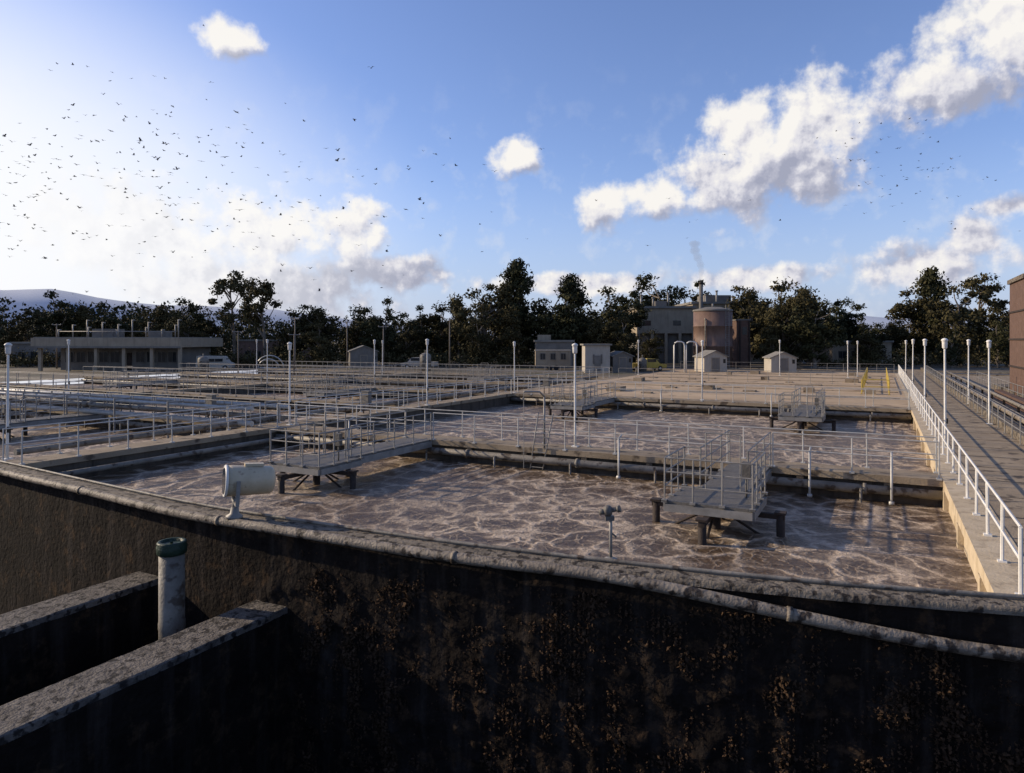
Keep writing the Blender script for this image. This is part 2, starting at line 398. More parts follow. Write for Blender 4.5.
# ------------------------------------------------------------------ aerator platforms
def platform(xc, yw, ye):
    mb=MB().mat('grate'); w=.62
    mb.box(xc-w,xc+w,ye+1,yw,-.06,0.0)
    mb.box(xc-1.05,xc+1.05,ye-1,ye+1,-.062,0.002)
    mb.mat('railf')
    for s in (-1,1): mb.box(xc+s*w-.05,xc+s*w+.05,ye+1,yw,-.3,-.064)
    for s in (-1,1):
        mb.box(xc-1.05,xc+1.05,ye+s*1.0-.05,ye+s*1.0+.05,-.25,-.066); mb.box(xc+s*1.05-.05,xc+s*1.05+.05,ye-.95,ye+.95,-.25,-.066)
    mb.mat('rust')
    q=1.55
    mb.box(xc-q-.1,xc+q+.1,ye-.07,ye+.07,-.38,-.26); mb.box(xc-.07,xc+.07,ye-q-.1,ye+q+.1,-.385,-.255)
    for dx,dy in ((q,0),(-q,0),(0,q),(0,-q)):
        mb.cyl((xc+dx,ye+dy,-2.2),(xc+dx,ye+dy,-.22),.1,n=10)
        mb.box(xc+dx-.13,xc+dx+.13,ye+dy-.13,ye+dy+.13,-.252,-.2)
        mb.cyl((xc+dx,ye+dy,-1.1),(xc+dx*.2,ye+dy*.2,-.4),.035,n=6)
    mb.cyl((xc,ye,-1.4),(xc,ye,-.3),.12,n=12)
    k='railf'
    for s in (-1,1):
        rail(mb,(xc+s*w,ye+1),(xc+s*w,yw),sp=1.2,key=k,rails=(1,.68,.36))
        rail(mb,(xc+s*1.05,ye-1),(xc+s*1.05,ye+1),sp=.7,key=k,rails=(1,.68,.36))
    rail(mb,(xc-1.05,ye-1),(xc+1.05,ye-1),sp=.7,key=k,rails=(1,.68,.36))
    for s in (-1,1): rail(mb,(xc+s*w,ye+1),(xc+s*1.05,ye+1),sp=.5,key=k,rails=(1,.68,.36))
    mb.mat('grate'); mb.box(xc+.6,xc+.8,ye+.2,ye+.36,.5,.9); mb.cyl((xc+.7,ye+.28,0),(xc+.7,ye+.28,.5),.025)
    mb.mat('railf')
    for a in (-.45,.45): mb.cyl((xc+a,ye+.9,0),(xc+a,ye+.9,1.5),.02,n=6)
    mb.cyl((xc-.45,ye+.9,1.5),(xc+.45,ye+.9,1.5),.02,n=6)
    mb.obj('aerator_platform', plant=True)
for xc,yw,ye in ((-3.7,23.4,18.2),(-16.6,23.4,17.6),(-3.7,46.4,40.5),(-17,46.4,40.5),(-38,23.4,18.2),(-38,46.4,41),(-38,70.8,65),(-63,46.4,41)):
    platform(xc,yw,ye)

railing([((-24.5,23.45),(-17.3,23.45)),((-15.9,23.45),(-4.4,23.45)),((-3.0,23.45),(1.5,23.45))])
railing([((-24.5,24.55),(1.5,24.55))])
railing([((-24.5,46.45),(-17.7,46.45)),((-16.3,46.45),(-4.4,46.45)),((-3.0,46.45),(1.5,46.45))])
railing([((-24.5,47.55),(1.5,47.55))])
railing([((-24.45,12.6),(-24.45,23.4)),((-24.45,24.6),(-24.45,46.4))])
railing([((-25.55,12.6),(-25.55,23.4)),((-25.55,24.6),(-25.55,46.4)),((-25.55,47.6),(-25.55,71))])
for y in (24,35.5,47,59,71.4): railing([((XL,y-.55),(-25.6,y-.55)),((XL,y+.55),(-25.6,y+.55))], key='railf')
railing([((-51.05,15),(-51.05,71)),((-49.95,15),(-49.95,71))], key='railf')
railing([((1.95,13.4),(1.95,95))], r=.026, key='white')
railing([((4.75,13.8),(4.75,95))], z=-.02, key='railf')
railing([((8.2,18),(8.2,80)),((8.2,30),(20,30))], z=-.1, key='railf')
railing([((-1.2,58),(-1.2,84)),((.6,58),(.6,84)),((-1.2,58),(.6,58))], key='yellow', r=.03, sp=2.4)
railing([((-24.2,70),(-2,70))], key='railf')
railing([((-24.2,95.8),(1.5,95.8))], key='railf')

mb=MB()
for k,(dy,z,r) in enumerate(((-.95,.12,.13),(-1.3,.55,.11),(-.9,.8,.09),(1.0,.2,.16),(1.35,.7,.1))):
    mb.mat('pipe' if k%2 else 'rail'); mb.cyl((XL,24+dy,z),(-25.7,24+dy,z),r,n=10)
x=XL+1; mb.mat('railf')
while x<-26:
    for s in (-1,1): mb.box(x-.05,x+.05,24+s*1.12-.3,24+s*1.12+.3,-.1,-.02); mb.cyl((x,24+s*1.55,-1.5),(x,24+s*1.55,1.0),.05,n=6); mb.cyl((x,24+s*.7,0),(x,24+s*.7,1.0),.04,n=6)
    for s in (-1,1): mb.cyl((x,24+s*.7,.95),(x,24+s*1.55,.95),.04,n=6)
    x+=4.2
mb.obj('pipe_rack', plant=True)
mb=MB().mat('pipe'); mb.cyl((-26.1,13.5,-.3),(-26.1,70,-.3),.2,n=12); mb.cyl((-26.6,13.5,.1),(-26.6,70,.1),.12,n=10)
mb.mat('pipe'); mb.cyl((-23.95,13.2,-.45),(-23.95,23.2,-.45),.1,n=10)
mb.obj('air_header_pipe', plant=True)

# ------------------------------------------------------------------ lamps
def lamp(x,y,h=3.9,z=0):
    mb=MB().mat('white')
    mb.box(-.12,.12,-.12,.12,0,.04); mb.lathe((0,0,0),[(.05,.04),(.045,.5),(.035,h-.4),(.035,h-.28)],n=10)
    mb.lathe((0,0,h),[(.05,-.32),(.07,-.3),(.085,-.27),(.09,-.1),(.095,-.03),(.115,-.015),(.115,.02),(.07,.06),(.02,.08)],n=14)
    mb.mat('glass'); mb.box(.045,.09,-.05,.05,.9,1.1)
    o=mb.obj('lamp_post', loc=(x*CS+y*SN, -x*SN+y*CS, z), rz=-TH)
    o.rotation_euler[0]=random.uniform(-.008,.008); o.rotation_euler[1]=random.uniform(-.008,.008)
for p in ((-25.9,12.9),(-24.6,24.3),(-24.6,35.6),(-24.6,47.2),(-10.1,24.3),(-10.5,47.2),(-50.4,29),(-50.4,47),(2.15,30.5),(2.15,44),(2.15,60),(2.15,76),(4.6,40),(4.9,52),(-50.4,64),(-38,47.2),(-3,82),(-2.2,86),(-24.6,78),(-65,59),(-10,84)):
    lamp(*p, h=3.9+random.uniform(-.1,.1))

mb=MB().mat('railf'); mb.cyl((-11,23.5,0),(-11,23.5,1.9),.04); mb.tube([(-11,23.5,1.9),(-11.05,23.2,2.1),(-11.3,22.4,2.15)],.035,n=8)
mb.cyl((-11.3,22.4,2.15),(-11.3,22.4,-.6),.012,n=6); mb.cyl((-11.0,23.3,-.9),(-10.6,23.4,1.3),.025); mb.cyl((-11.5,23.3,-.9),(-11.2,23.4,1.3),.025)
for k in range(7): mb.cyl((-11.45+.045*k,23.31,-.7+.28*k),(-10.96+.045*k,23.31,-.7+.28*k),.018,n=6)
mb.obj('davit_crane', plant=True)
for x,y in ((-1.9,23.15),(.3,23.15),(-8,23.15),(-20,23.15),(-6,46.15),(-13,46.15)):
    mb=MB().mat('rail'); mb.cyl((x,y,-1.4),(x,y,.6),.035); mb.cyl((x,y,.6),(x,y+.3,.68),.03); mb.cyl((x-.07,y,-.75),(x+.07,y,-.75),.06)
    mb.obj('drop_pipe', plant=True)
for x,y in ((-22,47.4),(-30,24.3),(-24.7,30)):
    mb=MB().mat('gwall'); mb.box(-.25,.25,-.12,.12,.55,1.2); mb.mat('pipe'); mb.box(-.21,.21,-.135,-.121,.6,1.15); mb.box(-.27,.27,-.16,.16,1.2,1.24)
    mb.mat('rust'); mb.cyl((-.2,0,0),(-.2,0,.55),.03); mb.cyl((.2,0,0),(.2,0,.55),.03); mb.cyl((.15,-.14,.95),(.15,-.17,.95),.03)
    mb.obj('control_cabinet', loc=(x*CS+y*SN, -x*SN+y*CS, 0), rz=-TH)

# ------------------------------------------------------------------ horn floodlight & small two-lobed lamp on a post
mb=MB().mat('horn')
rings=[(.0,.20),(.03,.27),(.1,.31),(.9,.34),(1.0,.34)]
mb.tube([(.5-t,0,.0) for t,_ in rings],[r for _,r in rings],n=24)
mb.mat('white'); mb.tube([(-.5,0,0),(-.53,0,0),(-.56,0,0)],[.35,.36,.34],n=24)
mb.mat('glass'); mb.cyl((-.555,0,0),(-.57,0,0),.29,n=24)
mb.mat('horn'); mb.box(-.15,.25,-.09,.09,.32,.38)
mb.mat('railf'); mb.cyl((-.3,0,-.36),(-.3,0,-.62),.06,n=12); mb.lathe((-.3,0,-.82),[(.18,0),(.18,.05),(.1,.1),(.08,.24)],n=16)
mb.box(-.34,-.26,-.4,-.36,-.45,.05); mb.box(-.34,-.26,.36,.4,-.45,.05); mb.box(-.34,-.26,-.4,.4,-.5,-.45)
o=mb.obj('floodlight', loc=(-5.85,15.68,.86), rz=math.radians(28)); o.rotation_euler[1]=.06
mb=MB().mat('railf'); mb.cyl((0,0,0),(0,0,.85),.03,n=10); mb.lathe((0,0,0),[(.12,0),(.12,.03),(.05,.06)],n=12)
mb.mat('grate'); mb.lathe((-.05,0,.8),[(.05,0),(.08,.05),(.09,.11),(.07,.16),(.03,.19)],n=14); mb.cyl((.0,0,.9),(.12,-.06,.94),.04,n=12); mb.cyl((.11,-.05,.93),(.16,-.07,.95),.06,n=12)
mb.cyl((-.1,0,.88),(-.2,.03,.86),.05,n=12)
mb.box(-.1,.06,-.05,.05,.72,.8); mb.cyl((0,0,.5),(.1,0,.42),.02,n=6)
mb.obj('wall_lamp', loc=(1.78,12.62,.03))

mb=MB()
for s in range(8):
    mb.mat('red' if s%2 else 'white')
    mb.tube([(math.cos(t)*.3,0,math.sin(t)*.3) for t in [2*math.pi*(s+q/4)/8 for q in range(5)]],.06,n=8)
x,y=4.65,22; mb.obj('life_ring', loc=(x*CS+y*SN,-x*SN+y*CS,.75), rz=-TH+math.pi/2)

# ------------------------------------------------------------------ buildings (world coords)
def windows(mb, x0,x1,y,z0,z1,n,gap=.4,frame='gwall'):
    w=(x1-x0)/n
    for k in range(n):
        a=x0+k*w+gap/2; b=x0+(k+1)*w-gap/2
        mb.mat('glass'); mb.box(a,b,y-.02,y+.05,z0,z1)
        mb.mat(frame)
        mb.box(a-.06,a,y-.06,y+.05,z0-.06,z1+.06); mb.box(b,b+.06,y-.06,y+.05,z0-.06,z1+.06)
        mb.box(a,b,y-.06,y+.05,z1,z1+.06); mb.box(a,b,y-.08,y+.05,z0-.06,z0)
        mb.box((a+b)/2-.025,(a+b)/2+.025,y-.05,y+.04,z0,z1)
mb=MB().mat('gwall'); mb.box(-63.5,-46.5,98.5,108,-.3,3.0)
mb.mat('beige'); mb.box(-65.2,-45,94.8,109,3.0,4.3); mb.mat('roof'); mb.box(-65,-45.2,95,108.8,4.3,4.4); mb.mat('gwall'); mb.box(-65.3,-44.9,94.7,94.79,2.9,3.15)
mb.mat('beige')
for k in range(6): x=-64.4+k*3.8; mb.box(x,x+.4,95.1,95.5,-.3,3.0)
windows(mb,-63,-55,98.45,.9,2.3,5); windows(mb,-53,-47,98.45,.9,2.3,4)
mb.mat('rust'); mb.box(-54.6,-53.5,98.4,98.5,-.2,2.2)
mb.mat('railf')
for k in range(13):
    x=-63.5+k*1.4; h=4.9+((k*7)%5)*.35; mb.cyl((x,98+k%3,4.4),(x,98+k%3,h+.6),.09); mb.cyl((x,98+k%3,h+.5),(x+.4,98+k%3,h+.5),.08)
mb.cyl((-63.5,98,5.2),(-47,98,5.2),.05)
mb.mat('gwall'); mb.box(-60,-57,100,103,4.4,5.6); mb.box(-52,-50,100,103,4.4,5.3)
mb.obj('control_building')
def flat_building(x0,x1,y0,y1,h,wall,n,storeys=1,par=.3):
    mb=MB().mat(wall); mb.box(x0,x1,y0,y1,-.3,h); mb.mat('roof'); mb.box(x0-.25,x1+.25,y0-.25,y1+.25,h,h+par)
    sh=h/storeys
    for s in range(storeys): windows(mb,x0+.6,x1-.6,y0-.01,s*sh+1.0,s*sh+min(2.1,sh-.4),n,gap=.9)
    return mb
mb=flat_building(3.6,9.2,106,112,3.7,'gwall',3); mb.mat('beige'); mb.box(4,6,108,110,4.0,4.8); mb.obj('site_office')
mb=MB().mat('beige'); mb.box(3.3,8.2,98,100.4,.3,2.5); mb.mat('swall'); mb.box(3.2,8.3,97.9,100.5,2.5,2.6); windows(mb,3.6,7.9,97.98,1.3,2.1,3,gap=.8); mb.mat('tyre'); mb.cyl((5.3,97.95,.1),(5.3,98.3,.1),.35,n=14); mb.cyl((6.2,97.95,.1),(6.2,98.3,.1),.35,n=14); mb.mat('rust'); mb.box(2.4,3.3,99,99.2,.3,.45); mb.obj('office_trailer')
mb=MB().mat('beige'); mb.box(22.5,33,126,140,5.2,9.7); mb.mat('gwall'); mb.box(22.8,33,127.2,139,-.3,5.2); mb.mat('beige'); mb.box(33,47,128,142,-.3,10.6)
for k in range(5): x=22.5+k*2.5; mb.box(x,x+.5,126,126.6,-.3,5.2)
mb.mat('roof'); mb.box(22.1,33,125.6,140.4,9.7,10.1); mb.box(32.7,47.4,127.6,142.4,10.6,11.0)
windows(mb,34,46,127.98,6,7.4,5,gap=1.2)
mb.mat('glass'); mb.box(23.6,25.0,125.97,126.1,6.6,7.5); mb.box(29,30.4,125.97,126.1,6.6,7.5)
mb.mat('railf')
for x,h in ((24,1.4),(26.2,.9),(29,1.8),(36,1.5),(38,2.2),(41,1.2),(44,2)): mb.cyl((x,130,10),(x,130,10.8+h),.18); mb.cyl((x,130,10.8+h),(x,130,11.0+h),.3)
mb.mat('gwall'); mb.box(36,41,131,136,11,12.4); mb.box(26.5,28.5,129,132,10,11.2)
mb.obj('plant_building')
mb=MB().mat('gwall'); mb.cyl((34.3,127,0),(34.3,127,14.2),.42,.34,n=16); mb.mat('rust'); mb.cyl((34.3,127,14.1),(34.3,127,14.5),.4,n=16); mb.obj('exhaust_stack')
m,nt_,b_=new_mat('smoke'); nt_.nodes.remove(b_)
pv=N(nt_,'ShaderNodeVolumePrincipled'); pv.inputs['Color'].default_value=(.5,.44,.38,1); pv.inputs['Density'].default_value=.2
nt_.links.new(pv.outputs[0], nt_.nodes['Material Output'].inputs['Volume']); M['smoke']=m
mb=MB().mat('smoke'); P_=[];R_=[]
for k in range(22):
    t=k/21; P_.append((34.3+.5*math.sin(t*7)*t-1.4*t*t,127+.3*math.cos(t*6),14.6+7.5*t)); R_.append(.3+.9*t*(1-.3*t)+.25*math.sin(k*1.7)*t if k<21 else .2)
mb.tube(P_,R_,n=14); o=mb.obj('smoke_plume')
bm=bmesh.new(); bm.from_mesh(o.data); bmesh.ops.recalc_face_normals(bm, faces=bm.faces); bm.to_mesh(o.data); bm.free()
mb=MB().mat('tank'); mb.lathe((30.4,106,0),[(2.85,-.3),(2.85,3),(2.9,3.02),(2.9,3.14),(2.85,3.16),(2.85,6),(2.9,6.02),(2.9,6.14),(2.85,6.16),(2.85,8.3)],n=40)
mb.mat('gwall'); mb.lathe((30.4,106,0),[(2.93,8.3),(2.95,8.35),(2.95,8.55),(2.8,8.6),(1.2,8.95),(.5,9.0)],n=40)
mb.mat('railf'); mb.cyl((30.4,106,9.0),(30.4,106,9.5),.15)
for s in (-.25,.25): mb.cyl((31.8+s,103.35,-.2),(31.8+s,103.35,9.2),.04,n=6)
for k in range(27): mb.cyl((31.55,103.35,.2+k*.33),(32.05,103.35,.2+k*.33),.02,n=6)
mb.mat('pipe'); mb.tube([(28.6,103.6,0),(28.6,103.6,7),(28.7,104.2,7.6)],.1,n=8)
mb.obj('digester_tank')
mb=MB().mat('brick'); mb.box(34.6,36.4,107,110,-.3,7.0); mb.mat('gwall'); mb.box(34.5,36.5,106.9,110.1,7.0,7.2); mb.mat('glass'); mb.box(35.2,35.9,106.97,107.1,4.8,6.0)
mb.mat('rust'); mb.box(34.7,34.9,106.8,106.95,0,7); mb.box(36.15,36.3,106.8,106.95,0,7); mb.obj('brick_tower')
def shed(x,y,w,d,h,rh,rz=0,wall='swall'):
    mb=MB().mat(wall); mb.box(-w/2,w/2,0,d,-.3,h)
    b=len(mb.v); mb.v += [(-w/2,0,h),(w/2,0,h),(0,0,h+rh),(-w/2,d,h),(w/2,d,h),(0,d,h+rh)]; mb.face((b,b+1,b+2)); mb.face((b+3,b+5,b+4))
    mb.mat('roof'); o_=.2; t=.1; e=rh*o_/(w/2)
    for s in (-1,1):
        b=len(mb.v)
        for yy in (-o_,d+o_):
            mb.v += [(s*(w/2+o_),yy,h-e),(0,yy,h+rh),(0,yy,h+rh+t),(s*(w/2+o_),yy,h-e+t)]
        for q in ((0,1,2,3),(7,6,5,4),(0,4,5,1),(1,5,6,2),(2,6,7,3),(3,7,4,0)): mb.face(tuple(b+i for i in q))
    mb.mat('beige'); mb.box(-.55,.55,-.05,.02,-.2,1.8); mb.mat('gwall'); mb.box(-.48,-.02,-.07,-.052,-.1,1.7); mb.box(.02,.48,-.07,-.052,-.1,1.7)
    mb.mat('glass'); mb.box(w/2-.5,w/2-.2,-.04,.02,1.1,1.6)
    mb.obj('garden_shed' if w<3.2 else 'storage_shed', loc=(x,y,0), rz=rz)
shed(25.6,88,3.0,3.2,1.9,.7,rz=.12); shed(33.4,86,3.0,3.4,1.8,.65,rz=-.1,wall='swall'); shed(14.4,91,2.7,3,1.9,.55,rz=.2,wall='gwall')
mb=flat_building(9.4,12.6,90,94,3.3,'swall',2,par=.2); mb.mat('gwall'); mb.box(10.6,11.4,89.93,89.99,-.1,2.0); mb.obj('pump_house')
mb=MB().mat('white')
for x0,x1 in ((19.9,21.2),(21.4,22.7)): mb.tube([(x0,86,-.2),(x0,86,3.3),(x0+.1,86,3.65),(x0+.4,86,3.8),(x1-.4,86,3.8),(x1-.1,86,3.65),(x1,86,3.3),(x1,86,-.2)],.08,n=10)
mb.obj('gooseneck_vent_pipe')
mb=MB().mat('brick'); mb.box(8.7,15,58,64.5,-.1,8.2); mb.mat('coping'); mb.box(8.55,15.1,57.9,64.6,8.2,8.5); mb.mat('rust')
for z in (2.0,4.0,6.0): mb.box(8.62,8.7,58,64.5,z,z+.12)
mb.obj('brick_building', plant=True)
shed(-22,104,4,4,2.3,.8,rz=.3,wall='gwall')
mb=flat_building(-46,-36,118,126,3.8,'tank',5); mb.obj('brown_annex')
mb=flat_building(-80,-69,112,120,3.4,'gwall',5); mb.obj('blower_building')
mb=flat_building(54,64,118,128,3.6,'beige',4); mb.obj('warehouse')
mb=MB().mat('rail'); mb.tube([(-34.6+2.0*math.cos(t),100,.0+1.8*math.sin(t)) for t in [math.pi*k/10 for k in range(11)]],.08,n=8)
mb.tube([(-34.6+1.5*math.cos(t),99.5,.0+1.3*math.sin(t)) for t in [math.pi*k/10 for k in range(11)]],.08,n=8); mb.cyl((-36.2,99.7,.0),(-33,99.7,.0),.12); mb.obj('pipe_arch')
for x,y,r,h in ((-41,93,.7,1.8),(-12,97,.8,2.2),(17.5,94,.6,1.6)):
    mb=MB().mat('pipe'); mb.lathe((0,0,0),[(r,-.2),(r,h*.8),(r*.9,h*.9),(r*.4,h),(.1,h+.05)],n=18); mb.mat('pipe'); mb.cyl((0,0,h),(0,0,h+.4),.08); mb.cyl((-r,0,.3),(-r-.5,0,.3),.08); mb.box(-r*.6,r*.6,-r-.05,-r+.1,.1,.25); mb.obj('chemical_tank', loc=(x,y,0))

def vehicle(name, x, y, rz, col, kind='van'):
    mb=MB().mat(col)
    prof = {'van':[(-2.4,.35),(2.3,.35),(2.4,.9),(1.9,1.1),(1.3,1.95),(-2.3,2.0),(-2.4,1.2)],
            'pickup':[(-2.6,.4),(2.5,.4),(2.6,.85),(1.5,1.0),(.9,1.65),(-.4,1.68),(-.6,1.05),(-2.6,1.05)]}[kind]
    b=len(mb.v); n=len(prof)
    for s in (-.9,.9): mb.v += [(px,s*(1 if pz<1.2 else .86),pz) for px,pz in prof]
    mb.face(tuple(b+i for i in range(n))); mb.face(tuple(b+n+i for i in reversed(range(n))))
    for i in range(n): j=(i+1)%n; mb.face((b+j,b+i,b+n+i,b+n+j))
    mb.mat('glass')
    for s in (-1,1):
        xs=((.2,1.2),(-1.0,.1),(-2.1,-1.1)) if kind=='van' else ((-.3,.95),)
        for a,c in xs: mb.box(a,c,s*.86-.05,s*.86+.05,1.2,1.6)
    mb.box(1.45,1.62,-.7,.7,1.15,1.6)
    mb.mat('tyre')
    for wx in (-1.55,1.55):
        for s in (-1,1): mb.cyl((wx,s*.72,.34),(wx,s*.93,.34),.34,n=16)
    mb.mat('rail')
    for wx in (-1.55,1.55):
        for s in (-1,1): mb.cyl((wx,s*.931,.34),(wx,s*.94,.34),.17,n=10)
    mb.obj(name, loc=(x,y,-.2), rz=rz)
vehicle('parked_van',-41.5,98,.1,'swall'); vehicle('parked_pickup',18.5,96,.3,'yellow',kind='pickup'); vehicle('parked_pickup',-13.5,102,2.9,'swall',kind='pickup')

for x,y,h in ((-31,100,9),(-24.5,104,8.5),(-18,98,7.5),(-9,101,9),(-67,103,8),(-5,112,10),(-36,92,6.5),(-28,90,6)):
    mb=MB().mat('bark'); mb.cyl((0,0,-.3),(0,0,h*.8),.11,.07,n=8); mb.mat('railf'); mb.cyl((-.7,0,h*.78),(.7,0,h*.78),.05,n=6); mb.lathe((.7,0,h*.78),[(.03,0),(.09,.05),(.06,.15)],n=8); mb.lathe((-.7,0,h*.78),[(.03,0),(.09,.05),(.06,.15)],n=8)
    mb.obj('utility_pole', loc=(x,y,0), rz=random.uniform(-.5,.5))

# ------------------------------------------------------------------ trees
def leaf_arrays(rg, centers, radii, per, size):
    c=np.repeat(centers,per,axis=0); r=np.repeat(radii,per,axis=0)
    d=rg.normal(size=c.shape); d/=np.linalg.norm(d,axis=1)[:,None]
    rad=rg.uniform(.1,1.0,size=(len(c),1))**.6
    p=c+d*r*rad*rg.uniform(.8,1.25,size=(len(c),1))
    u=rg.normal(size=c.shape); u/=np.linalg.norm(u,axis=1)[:,None]
    w=np.cross(u,d+.01); w/=np.linalg.norm(w,axis=1)[:,None]+1e-6
    s=rg.uniform(.5,1.25,size=(len(c),1))*size
    quad=np.stack([p-u*s,p+w*s*.6,p+u*s,p-w*s*.6],1)
    return quad.reshape(-1,3)
def mesh_from(name, quads, trunk, mats):
    tv=np.array(trunk.v) if trunk and trunk.v else np.zeros((0,3))
    tf=trunk.f if trunk else []
    nq=len(quads)//4
    verts=np.concatenate([tv,quads]) if len(tv) else quads
    faces=[tuple(f) for f in tf]+[(len(tv)+4*i,len(tv)+4*i+1,len(tv)+4*i+2,len(tv)+4*i+3) for i in range(nq)]
    me=bpy.data.meshes.new(name); me.from_pydata(verts.tolist(),[],faces)
    for m in mats: me.materials.append(m)
    mi=[0]*len(tf)+[1]*nq; me.polygons.foreach_set('material_index',mi); me.update(); return me
def tree_mesh(seed, kind):
    rg=np.random.default_rng(seed); t=MB().mat('bark')
    H=10.0
    if kind=='tall':   th,cw,cb,nc,per=7.5,2.3,.5,22,120
    elif kind=='cone': th,cw,cb,nc,per=8.0,2.3,.12,50,120
    else:              th,cw,cb,nc,per=6.8,3.5,.15,58,120
    bend=rg.uniform(-.6,.6,2)
    tp=[(bend[0]*(k/5)**2,bend[1]*(k/5)**2,th*k/5-.3*(k==0)) for k in range(6)]
    t.tube(tp,[.26,.22,.18,.14,.1,.06],n=8)
    C=[];R=[]
    lead=[(rg.uniform(-1,1)*cw*.6, rg.uniform(-1,1)*cw*.6, rg.uniform(.72,1.0)) for _ in range(4)]
    lead[0]=(lead[0][0]*.4,lead[0][1]*.4,1.0)
    for k in range(nc):
        f=rg.uniform(cb,1.0)
        if kind=='round':
            lx,ly,lh=lead[k%4]; env=cw*.62*math.sqrt(max(.04,1-((f-.5)/.55)**2)); f*=lh; off=(lx*min(1,f*1.4),ly*min(1,f*1.4))
        elif kind=='cone': env=cw*(1.08-f)*1.2+.25; off=(0,0)
        else: env=cw*(.45+.55*math.sin(math.pi*min(1,(f-cb)/(1-cb)*.8+.2))); off=(0,0)
        a=rg.uniform(0,2*math.pi); q=env*math.sqrt(rg.uniform(.05,1))
        z=f*H*.93; c=np.array([off[0]+bend[0]*f*f+q*math.cos(a),off[1]+bend[1]*f*f+q*math.sin(a),z])
        rr=rg.uniform(.5,1.2)*(1.0 if kind!='tall' else .85)
        C.append(c);R.append([rr*rg.uniform(.9,1.3),rr*rg.uniform(.9,1.3),rr*rg.uniform(.55,.95)])
        if k%2==0:
            zb=max(.8,z-q*rg.uniform(.7,1.3)-.6); fb=min(1,zb/th); b0=np.array([bend[0]*fb*fb,bend[1]*fb*fb,min(zb,th)])
            mid=(b0+c)/2+rg.uniform(-.25,.25,3); t.tube([tuple(b0),tuple(mid),tuple(c)],[.09,.06,.025],n=5)
    q=leaf_arrays(rg,np.array(C),np.array(R),per,.19)
    return mesh_from('tree_'+kind,q,t,[M['bark'],M['leaf'] if seed%2 else M['leaf2']])
TM={'tall':[tree_mesh(s,'tall') for s in (1,3)],'cone':[tree_mesh(s,'cone') for s in (12,5)],'round':[tree_mesh(s,'round') for s in (21,22,24,27)]}
def tree(x,y,h,kind='round',wide=1.0):
    me=random.choice(TM[kind]); nm={'tall':'eucalyptus_tree','cone':'cypress_tree','round':'oak_tree'}[kind]
    o=bpy.data.objects.new(nm,me); s=h/9.8
    o.scale=(s*wide*random.uniform(.85,1.2),s*wide,s); o.location=(x,y,-.3); o.rotation_euler[2]=random.uniform(0,6.28); scene.collection.objects.link(o)
T=[(-88,10,'round'),(-83,9.6,'round'),(-77.5,12.5,'round'),(-73,10.3,'cone'),(-69,10.6,'round'),(-62,10.5,'round'),(-56,11.5,'round'),(-52.5,9.8,'round'),
(-47.5,16,'tall'),(-42.3,14.8,'tall'),(-38,10,'round'),(-33,10.5,'round'),(-27,10.5,'round'),(-21.8,11.4,'round'),(-15.8,10.2,'round'),(-11.5,11,'round'),
(-4.6,14.5,'round'),(-9,11.6,'cone'),(1.4,18,'cone'),(-1.5,14,'round'),(6.5,13.4,'round'),(10.8,15.3,'cone'),(17.7,13.6,'round'),(22,14.8,'round'),(26,15.8,'round'),(30.5,13.4,'round'),
(41,14,'round'),(45.5,15.3,'round'),(49.4,13,'cone'),(55.4,11.4,'round'),(52,11.8,'round'),(60.5,8.2,'round'),(64.8,7.6,'round'),(70,14.5,'round'),(72.5,16.6,'cone'),(77,14.5,'round'),(79.8,15.5,'tall'),(85,11.5,'round'),(89,10,'round'),(92,10,'round')]
for x,h,k in T:
    d=random.uniform(112,128)
    if 20<x<35: d=148
    s=d/120; hh=4+(h-4)*s
    tree(x*s,d,hh+.3,k, wide=1.1 if k=='round' else .9)
for x,y,h,k in ((17.5,108,8.6,'round'),(20.5,104,6.2,'round'),(39.5,106,9.5,'cone'),(42,108,11.5,'round'),(45,104,10.5,'round'),(43.5,110,13,'round'),(-17,112,8,'round'),(-30,110,7.5,'round'),(-52,112,8.5,'round'),(0.5,110,9.5,'cone'),(-5,108,8.2,'round'),(55,108,7,'round'),(66,105,5.8,'round'),(75,108,7.5,'round'),(83,106,8,'round'),(11,112,9,'round'),(15,110,8,'round')):
    tree(x,y,h,k)
rg=np.random.default_rng(99); C=[];R=[]
for k in range(520):
    d=rg.uniform(135,215); x=rg.uniform(-.85,.85)*d; hh=rg.uniform(6.5,11)*(1+.2*math.sin(x*.05))
    if x/d>.42: hh*=.8
    for z in np.arange(.6,hh,1.9):
        C.append([x+rg.normal()*1.2,d+rg.normal(),z]); R.append([2.8,2.8,1.4])
q=leaf_arrays(rg,np.array(C),np.array(R),42,.45)
me=mesh_from('distant_trees',q,None,[M['bark'],M['leaf2']]); o=bpy.data.objects.new('distant_trees',me); scene.collection.objects.link(o)
C=[];R=[]
for k in range(360):
    x=rg.uniform(-95,95); d=rg.uniform(107,112)
    if 20<x<48: continue
    h=rg.uniform(.6,3.0); C.append([x,d,h*.5]); R.append([1.5,1.2,h*.6])
q=leaf_arrays(rg,np.array(C),np.array(R),80,.2)
me=mesh_from('shrubs',q,None,[M['bark'],M['leaf']]); o=bpy.data.objects.new('shrub_hedge',me); scene.collection.objects.link(o)

